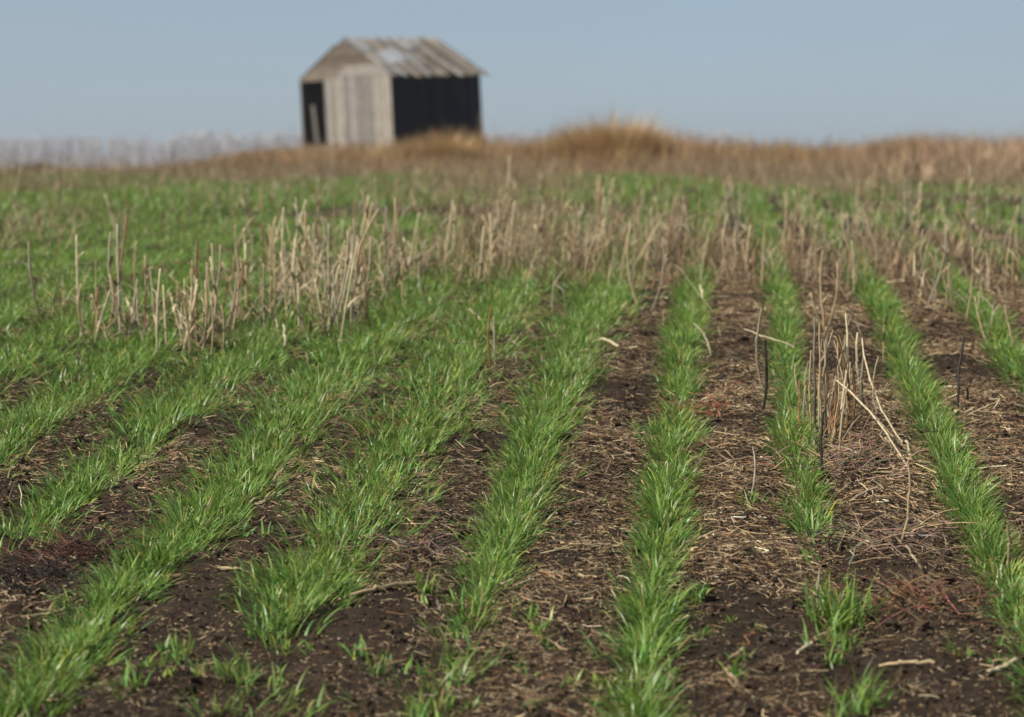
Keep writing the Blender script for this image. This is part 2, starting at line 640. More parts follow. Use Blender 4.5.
# ------------------------------------------------------------------ the far edge: trees, shrubs, tall dry grass
def bare_tree(acc, x, y, z, h, r):
    c = np.array([.62, .605, .615]) * r.uniform(.85, 1.1)
    n = 4
    t = np.linspace(0, 1, 5)
    lean = r.normal(size=2) * .06 * h
    P = np.stack([x + lean[0] * t, y + lean[1] * t, z + h * t], 1)[None]
    tubes(acc, P, (h * .014 * (1 - .85 * t))[None], c, 5)
    nb = 46
    hb = r.uniform(.04, .97, nb)
    azb = r.uniform(0, 2 * np.pi, nb)
    Lb = h * r.uniform(.12, .34, nb) * (1.1 - .6 * hb)
    th = r.uniform(.35, .9, nb)
    st = np.stack([x + lean[0] * hb, y + lean[1] * hb, z + h * hb], 1)
    tt = np.array([0, .5, 1.0])
    hx = Lb[:, None] * (np.sin(th)[:, None] * tt - .12 * tt ** 2)
    hz = Lb[:, None] * (np.cos(th)[:, None] * tt + .2 * tt ** 2)
    P = np.stack([st[:, :1] + hx * np.cos(azb)[:, None], st[:, 1:2] + hx * np.sin(azb)[:, None], st[:, 2:] + hz], 2)
    tubes(acc, P, (h * .006 * np.array([1, .7, .3]))[None], c, 3)
    ntw = 260
    k = r.integers(0, nb, ntw)
    f = r.uniform(.3, 1, ntw)
    st2 = P[k, 0] + (P[k, 2] - P[k, 0]) * f[:, None]
    d = r.normal(size=(ntw, 3)) * .6 + np.array([0, 0, .9])
    d /= np.linalg.norm(d, axis=1, keepdims=True)
    Lt = h * r.uniform(.05, .12, ntw)
    P2 = st2[:, None] + d[:, None] * Lt[:, None, None] * np.array([0, 1.0])[None, :, None]
    tubes(acc, P2, (h * .0050 * np.array([1, .5]))[None], c * 1.05, 3)


r = np.random.default_rng(31)
a = Acc()
xs = np.arange(-150, 50, .3)
for x in xs:
    px = 512 + FPX * x / 600
    y = 600 + r.uniform(-25, 40)
    xx = x + r.uniform(-.8, .8)
    hh = np.interp(px, [0, 290], [6.1, 7.3]) * r.uniform(.8, 1.06) * (1 - .15 * (135 < px < 172))
    bare_tree(a, xx, y, float(profile(np.array([y]))[0]) - .1, hh, r)
tag(a.build('treeline', M_BARK), 'far pale grey line of leafless trees behind the left field edge', 'trees', kind='stuff')


def shrub(px, d, w, h, label, col, grp=None):
    r = np.random.default_rng(int(px) + 7)
    x = (px - 512) / FPX * d
    base = np.array([x, d, float(ground(x, d))])
    root = empty('shrub', base)
    tag(root, label, 'shrub', grp)
    a = Acc()
    n = 26
    az = r.uniform(0, 6.28, n)
    t = np.array([0, .5, 1.0])
    sp = r.uniform(.1, .5, n) * w
    P = np.stack([np.cos(az)[:, None] * sp[:, None] * t ** 1.3, np.sin(az)[:, None] * sp[:, None] * t ** 1.3, (h * r.uniform(.5, .95, n))[:, None] * t], 2)
    tubes(a, P, (.012 * np.array([1, .7, .3]))[None] * max(1, d / 60), np.asarray(col) * .7, 4)
    a.build('stems', M_BARK, root)
    b = Acc()
    n = 1500
    u_ = r.normal(size=(n, 3))
    u_ /= np.linalg.norm(u_, axis=1, keepdims=True)
    rad = r.uniform(.35, 1, n) ** .6
    lump = 1 + .35 * noise(u_[:, 0] * 3 + 9, u_[:, 2] * 3 + 5, 40)
    pos = u_ * (rad * lump)[:, None] * np.array([w * .5, w * .5, h * .5]) + np.array([0, 0, h * .52])
    pos[:, 2] = np.maximum(pos[:, 2], .02)
    blades(b, pos, r.uniform(0, 6.28, n), r.uniform(.10, .22, n) * max(1, d / 90), .03 * max(1, d / 90), r.uniform(.2, 1.4, n), r.uniform(.6, 1.8, n), jit(col, n, .25, .08, r), 2)
    b.build('crown', M_DRY, root)
    return root


shrub(38, 150, 2.4, 1.0, 'wide dark shrub at the far left field edge before the pale trees', (.10, .085, .06))
shrub(92, 140, 2.0, .6, 'low dark shrub right of the wide one at the field edge', (.10, .09, .065))


def dry_height(px):
    return np.interp(px, [-900, 190, 235, 290, 330, 385, 430, 480, 520, 560, 660, 700, 860, 900, 950, 1024, 2400],
                     [.12, .12, .16, .25, .28, .34, .52, .46, .40, .56, .60, .40, .38, .48, .44, .46, .46])


def make_dry_grass():
    r = np.random.default_rng(77)
    n = 120000
    d = 26 + 40 * r.random(n) ** .9
    x = r.uniform(-1, 1, n) * (.18 * d + 7)
    px = 512 + FPX * x / d
    front = np.interp(px, [-900, 180, 240, 300, 340, 560, 700, 830, 880, 1024, 3000], [50, 50, 40, 43, 46, 46, 44, 42, 34, 32, 32]) + 7 * noise(x * .55, d * .22, 50)
    keep = (d > front - 9 * r.random(n) ** 2.5) & ((px > 215 + 30 * r.normal(size=n)) | (r.random(n) < .12))
    clump = noise(x * 1.1, d * .9, 51) + noise(x * 3, d * 3, 52) * .6
    keep &= r.random(n) < np.clip(.55 + 1.2 * clump, .12, 1)
    x, d, px, clump, front = x[keep], d[keep], px[keep], clump[keep], front[keep]
    n = len(x)
    h = dry_height(px) * (1 + .8 * clump) * r.uniform(.45, 1.15, n) * (.45 + .55 * sstep((d - front + 3) / 9))
    pale = sstep((px - 780) / 170)[:, None] * .8
    c = np.array([.41, .275, .138]) * (1 - pale) + np.array([.50, .36, .23]) * pale
    c = c * (1 + .22 * r.normal(size=(n, 1))) * (1 + .06 * r.normal(size=(n, 3)))
    dk = r.random(n) < .22
    c[dk] *= np.array([.6, .45, .4])
    c = np.clip(c, .02, .8)
    base = np.stack([x, d, ground(x, d) - .01], 1)
    a = Acc()
    blades(a, base, r.uniform(0, 6.28, n), np.maximum(h, .08) * 1.15, r.uniform(.008, .016, n), r.uniform(0, .45, n), r.uniform(.4, 1.9, n), c, 3)
    tag(a.build('dry_grass', M_DRY), 'band of tall golden brown dry grass along the field edge', 'dry grass', kind='stuff')


make_dry_grass()


def grass_mound(px, d, w, h, n, label, col):
    r = np.random.default_rng(int(px))
    x = (px - 512) / FPX * d
    base = np.array([x, d, float(ground(x, d))])
    ang = r.uniform(0, 6.28, n)
    q = np.sqrt(r.random(n))
    bx, by = np.cos(ang) * q * w * .42, np.sin(ang) * q * w * .42
    hh = h * (1 - .5 * q ** 3.5) * r.uniform(.7, 1.0, n) * (1 + .35 * noise(bx * 4, by * 4 + 30, 61))
    b = np.stack([x + bx, d + by, ground(x + bx, d + by) - .02], 1)
    a = Acc()
    blades(a, b, ang + r.normal(size=n) * .6, hh, r.uniform(.008, .016, n), r.uniform(0, .4, n) + .25 * q, r.uniform(.4, 2.0, n), jit(col, n, .22, .07, r), 3)
    tag(a.build('grass_mound', M_DRY, origin=base), label, 'dry grass')


grass_mound(608, 50, 2.1, 1.2, 3300, 'tallest rounded mound of golden dry grass on the skyline', (.56, .39, .20))
grass_mound(545, 51, .9, .62, 900, 'smaller golden grass hump just left of the tallest mound', (.52, .36, .18))
grass_mound(440, 49, 1.5, .72, 1700, 'golden brown dry grass mound in front of the black shed wall', (.48, .32, .155))
grass_mound(905, 45, 1.1, .70, 1800, 'pale tan dry grass mound on the right skyline', (.48, .33, .19))
grass_mound(268, 39, 1.2, .42, 800, 'rusty brown grass mound below and left of the shed', (.42, .25, .12))

# ------------------------------------------------------------------ young wheat
GREEN = np.array([.178, .300, .062])


def leaves(acc, x, y, r, L, W, n_leaf, lean=1.0, dead=.03, nseg=5, off=None):
    """a leaf bundle of n_leaf leaves on every plant position"""
    n = len(x)
    k = np.repeat(np.arange(n), n_leaf)
    m = len(k)
    vig = np.clip(1 + .16 * r.normal(size=n), .55, 1.45)[k]
    bx = x[k] + r.normal(size=m) * .006
    by = y[k] + r.normal(size=m) * .006
    bz = ground(x, y)[k] - .004
    az = r.uniform(0, 2 * np.pi, m)
    if off is not None:                      # the outer plants of a row lean out over the soil
        az = np.arctan2(r.normal(size=m) * .8, r.normal(size=m) * .85 + .85 * off[k])
    Ls = L * vig * r.uniform(.55, 1.18, m)
    th0 = np.abs(r.normal(size=m)) * .42 * lean + .04
    th1 = th0 + r.uniform(.1, 1.1, m) * lean
    if off is not None:
        th0 = th0 + .16 * np.abs(off[k])
        th1 = th1 + .28 * np.abs(off[k])
    flop = r.random(m) < .10
    th1[flop] += .9
    pl = (1 + .14 * r.normal(size=n))[k]
    c = GREEN[None] * pl[:, None] * (1 + .16 * r.normal(size=(m, 1))) * (1 + np.array([.14, .05, .16]) * r.normal(size=(m, 3)))
    yl = r.random(m) < .08
    c[yl] = c[yl] * np.array([1.8, 1.25, 1.2])
    dd = r.random(m) < dead
    c[dd] = np.array([.36, .27, .12]) * r.uniform(.6, 1.1, (dd.sum(), 1))
    c = np.clip(c, .006, .7)
    tip = c * np.array([1.25, 1.12, 1.0])
    blades(acc, np.stack([bx, by, bz], 1), az, Ls, W * r.uniform(.7, 1.25, m), th0, th1, c, nseg, r.normal(size=m) * .7, tip)


def row_plants(k, prof, r, d0, d1):
    """plant positions of row k; prof: (pixel row, density 0..1, half width in m)"""
    prof = sorted(prof)
    P = np.array(prof, float)
    N = int((d1 - d0) * 700)
    d = r.uniform(d0, d1, N)
    py = np.interp(d, _dd, _pp)
    den = np.interp(py, P[:, 0], P[:, 1])
    hw = np.interp(py, P[:, 0], P[:, 2])
    patch = np.clip(.85 + .8 * noise(d * 3.1, d * 0 + k * 7.7, 71) + .5 * noise(d * 9, d * 0 + k * 3.3, 72), .3, 1.1)
    keep = r.random(N) < den * patch
    d, hw = d[keep], hw[keep]
    wob = .009 * noise(d * 1.7, d * 0 + 5 * k, 73) * 2
    py = np.interp(d, _dd, _pp)
    sh = np.interp(py, *zip(*SHIFT[k])) if k in SHIFT else 0
    off = r.normal(size=len(d))
    x = ROW_X0 + ROW_SP * k + ROW_DX * d + wob + sh + off * hw
    return x, d, off


SHIFT = {1: [(330, -.008), (400, -.02), (470, -.03), (530, -.02), (590, 0)]}    # a kink in the drill
ROWS = {
    -12: [(200, .75, .055), (420, .8, .05)],
    -11: [(200, .75, .055), (420, .8, .05)],
    -10: [(200, .75, .055), (420, .8, .05)],
    -9: [(250, .8, .05), (420, .8, .05)],
    -8: [(250, .9, .07), (420, .9, .07)],
    -7: [(250, .9, .07), (390, .9, .075), (420, .6, .05)],
    -6: [(250, .9, .07), (390, .9, .075), (440, .6, .05)],
    -5: [(250, .9, .07), (380, .9, .075), (420, .6, .05), (440, .8, .045), (520, .5, .03)],
    -4: [(250, .9, .07), (340, 1, .08), (390, .9, .07), (440, .95, .05), (495, .75, .04), (520, .3, .035), (550, .06, .03), (600, .03, .03)],
    -3: [(250, .9, .07), (300, 1, .085), (400, 1, .075), (440, 1, .055), (520, 1, .043), (560, .85, .034), (585, .55, .03), (610, .75, .028), (650, .8, .03), (760, .8, .034)],
    -2: [(250, .9, .06), (290, 1, .075), (400, 1, .075), (450, 1, .06), (520, 1, .05), (600, 1, .045), (632, .9, .03), (641, .06, .02), (652, .02, .03), (668, .11, .05), (760, .14, .055)],
    -1: [(250, .7, .05), (290, .95, .06), (360, .95, .05), (410, .9, .036), (480, .95, .029), (560, .85, .024), (595, .4, .02), (632, .22, .022), (652, .10, .025), (672, .22, .04), (760, .3, .04)],
    0: [(250, .3, .03), (285, .7, .025), (350, .75, .024), (385, .7, .022), (398, .15, .02), (420, .15, .02), (430, .9, .03), (500, .95, .023), (600, .8, .018), (700, .6, .021), (760, .6, .022)],
    1: [(250, .3, .03), (290, .5, .02), (360, .5, .018), (440, .55, .019), (500, .36, .018), (530, .36, .018), (538, .02, .02), (760, 0.0, .02)],
    2: [(250, .4, .03), (285, .7, .02), (380, .75, .019), (470, .8, .021), (535, .6, .017), (560, .55, .018), (660, .6, .019), (760, .6, .02)],
    3: [(250, .4, .03), (285, .75, .024), (440, .85, .024)],
    4: [(250, .35, .03), (300, .7, .024), (440, .8, .024)],
    5: [(250, .35, .03), (300, .7, .024), (440, .8, .024)],
}
ROW_LABEL = {
    -12: 'farthest left wheat row, glimpsed behind the left stubble',
    -11: 'wheat row next to the farthest left one, behind the left stubble',
    -10: 'third wheat row from the far left, short and blurred at the edge',
    -9: 'wheat row ending at the left edge just above the stubble front',
    -8: 'second wheat row in from the far left stubble edge',
    -7: 'dense green wheat row below the left stubble patch, third from the outer left',
    -6: 'green wheat row at the left edge above the bare soil patch',
    -5: 'green wheat row entering at the left edge beside bare soil',
    -4: 'wheat row that thins out to bare soil and red weeds at lower left',
    -3: 'long wheat row running down to the bottom left corner',
    -2: 'widest dense wheat row with a rounded cut off lower end',
    -1: 'wheat row left of the bottom centre, thinning above a sparse lower clump',
    0: 'unbroken narrow wheat row running down just right of centre',
    1: 'thin broken wheat row beside the tall stubble clump',
    2: 'wheat row right of the tall stubble clump, leaving at the right edge',
    3: 'short stretch of wheat row by the black stalk on the right',
    4: 'sparse wheat row under the pale stubble at far right',
    5: 'rightmost wheat row mostly hidden in the far right stubble',
}
for k, prof in ROWS.items():
    r = np.random.default_rng(200 + k)
    x, d, off = row_plants(k, prof, r, 3.0, 15.0)
    px = 512 + FPX * x / d
    keep = (px > -420) & (px < 1450)
    x, d, off = x[keep], d[keep], off[keep]
    if not len(x):
        continue
    a = Acc()
    leaves(a, x, d, r, 0.052, .0037, 6, 1.05, off=np.clip(off, -2, 2))
    o = np.array([float(x[np.argmin(d)]), float(d.min()), float(ground(x[np.argmin(d)], d.min()))])
    tag(a.build('wheat_row', M_LEAF, smooth=True, origin=o), ROW_LABEL[k], 'wheat row', 'rows of young wheat')


def tuft(px, py, n, spread, L, label, lean=1.0, name='wheat_tuft', grp='lone wheat tufts'):
    r = np.random.default_rng(int(px * 13 + py))
    b = at(px, py)
    a = Acc()
    x = b[0] + r.normal(size=n) * spread
    y = b[1] + r.normal(size=n) * spread * 2.2
    leaves(a, x, y, r, L * .74, .0042, 6, lean * 1.15, .05)
    tag(a.build(name, M_LEAF, smooth=True, origin=b), label, 'wheat tuft', grp)


tuft(843, 618, 26, .022, .12, 'large lone wheat tuft below the broken row at lower right')
tuft(838, 648, 9, .014, .08, 'small yellowish wheat tuft just below the large lone tuft')
tuft(866, 708, 12, .014, .085, 'little wheat tuft at the bottom edge on the right')
tuft(425, 600, 6, .012, .07, 'tiny wheat sprout left of the thinning row beside dry twigs')
tuft(700, 600, 5, .012, .06, 'tiny yellow green sprout right of the unbroken row')
tuft(165, 665, 7, .012, .06, 'sparse low sprout on bare soil at lower left')
tuft(125, 690, 6, .012, .055, 'low sprout beside the corner row at bottom left')
tuft(535, 640, 5, .012, .05, 'thin sprout on bare soil left of the bottom centre row')
tuft(50, 545, 10, .012, .075, 'sparse sprout among the red weeds at lower left')
tuft(755, 510, 4, .010, .07, 'thin upright sprout between the unbroken row and the broken row')
tuft(600, 690, 4, .012, .05, 'few stray leaves near the bottom centre')
tuft(290, 655, 6, .012, .055, 'stray sprout right below the rounded row end')


_r = np.random.default_rng(505)
_n = 0
while _n < 46:
    _x, _y = _r.uniform(10, 1010), _r.uniform(470, 712)
    if _x > 690 and _r.random() < .6 or (_y < 600 and _r.random() < .6):
        continue
    tuft(_x, _y, 3, .006, _r.uniform(.03, .06), 'small stray wheat sprout on the soil between the rows', 1.4, 'wheat_sprout', 'stray wheat sprouts')
    _n += 1


def make_far_wheat():
    r = np.random.default_rng(90)
    a = Acc()
    n = 230000
    d = 14.2 + 29 * r.random(n) ** 1.3
    k = np.round((r.uniform(-1, 1, n) * (.2 * d + 1.8) - ROW_X0 - ROW_DX * d) / ROW_SP)
    x = ROW_X0 + ROW_SP * k + ROW_DX * d + r.normal(size=n) * .06
    px = 512 + FPX * x / d
    py = np.interp(d, _dd, _pp)
    den = np.interp(px, [-400, 0, 330, 560, 700, 1024, 1500], [1, 1, .95, .75, .55, .42, .4])
    den = den * np.where(py < 200, np.interp(px, [0, 300, 560, 700, 1024], [.6, .9, 1.0, .8, .6]) / np.maximum(den, .3), 1)
    den *= np.clip(.62 + 2.2 * noise(x * .7, d * .25, 91) + 1.0 * noise(x * 2, d * .8, 92), .03, 1)
    keep = (px > -380) & (px < 1400) & (r.random(n) < den * .6)
    x, d = x[keep], d[keep]
    leaves(a, x, d, r, .075, .0065, 2, 1.1, .05, 3)
    tag(a.build('young_wheat', M_LEAF, smooth=True), 'green sheet of young wheat on the far part of the field', 'wheat', kind='stuff')


make_far_wheat()


def make_residue():
    r = np.random.default_rng(95)
    n = 160000
    d = 9.5 + 34 * r.random(n) ** 1.2
    x = r.uniform(-1, 1, n) * (.2 * d + 1.2)
    px = 512 + FPX * x / d
    py = np.interp(d, _dd, _pp)
    den = np.interp(py, [172, 185, 200, 235, 262, 300], [1.1, .8, .75, .85, .65, .06]) * np.interp(px, [-200, 60, 330, 640, 1024], [.42, .55, .9, 1.25, 1.35])
    q = noise(x * .8, d * .22, 96)
    den = den * np.clip(.46 + 2.5 * q + 1.2 * noise(x * 2.6, d * .9, 97), .03, 1.3)
    keep = r.random(n) < den
    x, d, q = x[keep], d[keep], q[keep]
    m = len(x)
    base = np.array([[.37, .275, .16], [.30, .205, .115], [.24, .135, .075], [.28, .225, .155], [.44, .35, .22]])
    c = np.clip(base[r.choice(5, m, p=[.28, .25, .2, .15, .12])] * (1 + .2 * r.normal(size=(m, 1))), .02, .8)
    b = np.stack([x, d, ground(x, d) - .005], 1)
    a = Acc()
    blades(a, b, r.uniform(0, 6.28, m), r.gamma(4, .032, m) * (1 + .8 * q) * np.interp(d, [12, 24, 36], [1, 1.25, 1.7]), r.uniform(.002, .0055, m), np.abs(r.normal(size=m)) * .45, r.uniform(.3, 2.4, m), c, 3)
    tag(a.build('dry_residue', M_DRY), 'withered tan and rusty leaves among the far stubble', 'dry residue', kind='stuff')


make_residue()

# ------------------------------------------------------------------ straw lying on the soil
TINTS = np.array([[.46, .345, .19], [.35, .235, .125], [.21, .132, .070], [.105, .066, .038], [.29, .22, .14], [.19, .088, .042], [.60, .48, .30]])


def litter_density(px, py):
    den = np.interp(px, [-300, 0, 250, 420, 520, 640, 1024, 1400], [.5, .5, .56, .76, .9, 1, 1, 1])
    low = np.interp(py, [250, 420, 520, 600, 650, 717], [1, 1, 1, 1, 1, 1])
    left = np.interp(px, [0, 350, 600], [.8, .9, 1])
    return den * low * left


def make_litter():
    r = np.random.default_rng(120)
    n = 520000
    d = 3.2 + 10 * r.random(n) ** .8
    x = r.uniform(-1, 1, n) * (.20 * d + .35)
    px = 512 + FPX * x / d
    py = np.interp(d, _dd, _pp)
    den = litter_density(px, py) * np.clip(.62 + 1.5 * noise(x * 3.2, d * 3.2, 121) + .9 * noise(x * 10, d * 10, 122), .05, 1.1)
    keep = r.random(n) < den
    x, d = x[keep], d[keep]
    n = len(x)
    short = np.interp(py[keep], [480, 680], [1, .62])
    L = short * np.where(r.random(n) < .035, r.uniform(.03, .085, n), r.gamma(2.0, .0062, n) + .004)
    rad = np.clip(L * .03, .0004, .0010) * r.uniform(.6, 1.4, n)
    az = r.uniform(0, 6.28, n)
    til = r.normal(size=n) * .45
    dirv = np.stack([np.cos(az), np.sin(az)], 1)
    pts = []
    bend = r.normal(size=(n, 1)) * .30
    lat = np.stack([-np.sin(az), np.cos(az)], 1)
    curl = r.normal(size=(n, 1)) * .22
    for t in (-.5, -.17, .17, .5):
        xy = np.stack([x, d], 1) + dirv * (L * t)[:, None] + lat * (bend * (.25 - t * t) * 2 + curl * np.sin(6.3 * t)) * L[:, None]
        pts.append(xy)
    zc = ground(x, d)
    z0, z2 = ground(pts[0][:, 0], pts[0][:, 1]), ground(pts[3][:, 0], pts[3][:, 1])
    up = np.abs(r.normal(size=n)) * .005 + rad
    zm = np.maximum(zc, .5 * (z0 + z2)) + up
    sl = np.sin(til) * L * .5
    za, zb = z0 + up + np.maximum(-sl, 0), z2 + up + np.maximum(sl, 0)
    P = np.stack([np.concatenate([q_, h_[:, None]], 1) for q_, h_ in zip(pts, (za, .62 * zm + .38 * za + .0007, .62 * zm + .38 * zb + .0007, zb))], 1)
    tone = noise(x * 2.3, d * 2.3, 125)
    w = np.array([.12, .19, .25, .25, .10, .05, .04])
    ci = r.choice(len(TINTS), n, p=w)
    c = TINTS[ci] * (1 + .28 * r.normal(size=(n, 1))) * (1 + .8 * tone[:, None])
    c = np.clip(c, .01, .8)
    a = Acc()
    tubes(a, P, rad[:, None] * np.array([1, 1.1, 1.0, .7])[None], c, 3)
    tag(a.build('straw_litter', M_STRAW), 'brown and tan straw bits strewn over the soil between rows', 'straw litter', kind='stuff')


make_litter()


def make_chaff():
    r = np.random.default_rng(126)
    n = 50000
    d = 3.3 + 3.6 * r.random(n) ** .8
    x = r.uniform(-1, 1, n) * (.20 * d + .3)
    keep = r.random(n) < np.clip(.5 + 1.6 * noise(x * 4, d * 4, 127), .08, 1)
    x, d = x[keep], d[keep]
    n = len(x)
    L = r.gamma(1.6, .0022, n) + .0015
    az = r.uniform(0, 6.28, n)
    e = np.stack([np.cos(az), np.sin(az), r.normal(size=n) * .3], 1) * L[:, None]
    p = np.stack([x, d, ground(x, d) + .0015 + np.abs(e[:, 2]) * .5], 1)
    P = np.stack([p - e * .5, p + e * .5], 1)
    c = TINTS[r.choice(len(TINTS), n, p=[.16, .24, .24, .16, .10, .06, .04])] * (1 + .2 * r.normal(size=(n, 1)))
    a = Acc()
    tubes(a, P, r.uniform(.0004, .0011, (n, 1)) * np.ones((1, 2)), np.clip(c, .01, .8), 4)
    tag(a.build('chaff', M_STRAW), 'tiny pale chaff specks on the bare dark soil', 'chaff', kind='stuff')


make_chaff()


def make_clods():
    r = np.random.default_rng(130)
    n = 40000
    d = 3.2 + 7 * r.random(n) ** .8
    x = r.uniform(-1, 1, n) * (.20 * d + .3)
    s = r.gamma(2, .0012, n) + .001 + (r.random(n) < .012) * r.uniform(.004, .011, n)
    z = ground(x, d)
    # eight-cornered crumbs with jittered corners
    corner = np.array([(-1, -1, -1), (1, -1, -1), (1, 1, -1), (-1, 1, -1), (-1, -1, 1), (1, -1, 1), (1, 1, 1), (-1, 1, 1)], float) * .6
    V = corner[None] * (1 + .35 * r.normal(size=(n, 8, 1))) * s[:, None, None] * np.array([1.2, 1.2, .85])
    ang = r.uniform(0, 6.28, n)
    ca, sa = np.cos(ang)[:, None], np.sin(ang)[:, None]
    V = np.stack([V[:, :, 0] * ca - V[:, :, 1] * sa, V[:, :, 0] * sa + V[:, :, 1] * ca, V[:, :, 2]], 2)
    V += np.stack([x, d, z + s * .3], 1)[:, None]
    F = BOXF[None] + (np.arange(n) * 8)[:, None, None]
    a = Acc()
    a.add(V, F, np.repeat(jit((.052, .035, .0225), n, .25, .05, r), 8, 0))
    tag(a.build('soil_crumbs', M_CRUMB), 'dark soil crumbs lying on the field', 'soil', kind='stuff')


make_clods()

# ------------------------------------------------------------------ standing stubble
PALE, TAN, GREYB, CHAR, RUST = (.56, .455, .28), (.40, .30, .165), (.34, .28, .195), (.042, .033, .027), (.28, .13, .05)


def stalk_mesh(h, rad, lean, bend, top_break, r):
    """points and radii of one stalk standing at the origin: nodes, taper, a slight bow, maybe a snapped top"""
    t = np.array([0, .12, .3, .34, .38, .62, .66, .70, .9, 1.0])
    az = r.uniform(0, 6.28)
    off = lean * t + bend * t * (1 - t) * 2
    x, y, z = np.cos(az) * off * h, np.sin(az) * off * h, h * t
    P = np.stack([x, y, z - .01], 1)
    if top_break:
        b2 = r.uniform(0, 6.28)
        q = r.uniform(.12, .26) * h
        el = r.uniform(-1.2, .1)
        P = np.concatenate([P, P[-1:] + np.array([[np.cos(b2) * math.cos(el), np.sin(b2) * math.cos(el), math.sin(el)]]) * q * .12, P[-1:] + np.array([[np.cos(b2) * math.cos(el), np.sin(b2) * math.cos(el), math.sin(el)]]) * q])
        rr = np.array([1.1, 1, .95, 1.25, .95, .9, 1.15, .9, .85, .8, .75, .6])
    else:
        rr = np.array([1.1, 1, .95, 1.25, .95, .9, 1.15, .9, .85, .8])
    return P, rr * rad


def stub_density(px, py):
    def el(cx, cy, rx, ry, amp):
        q = ((px - cx) / rx) ** 2 + ((py - cy) / ry) ** 2
        return amp * np.clip(1.25 - q, 0, 1)
    den = el(215, 322, 168, 38, 1.15) + el(330, 292, 120, 40, .42) + el(470, 252, 240, 40, .2) + el(620, 250, 130, 40, .16)
    den = den + el(870, 255, 240, 46, .13) + el(985, 280, 110, 40, .13) + .042 * (py < 262)
    den = den + .012 * ((px > 690) & (py < 400)) + .008 * ((px > 0) & (py < 330))
    return den


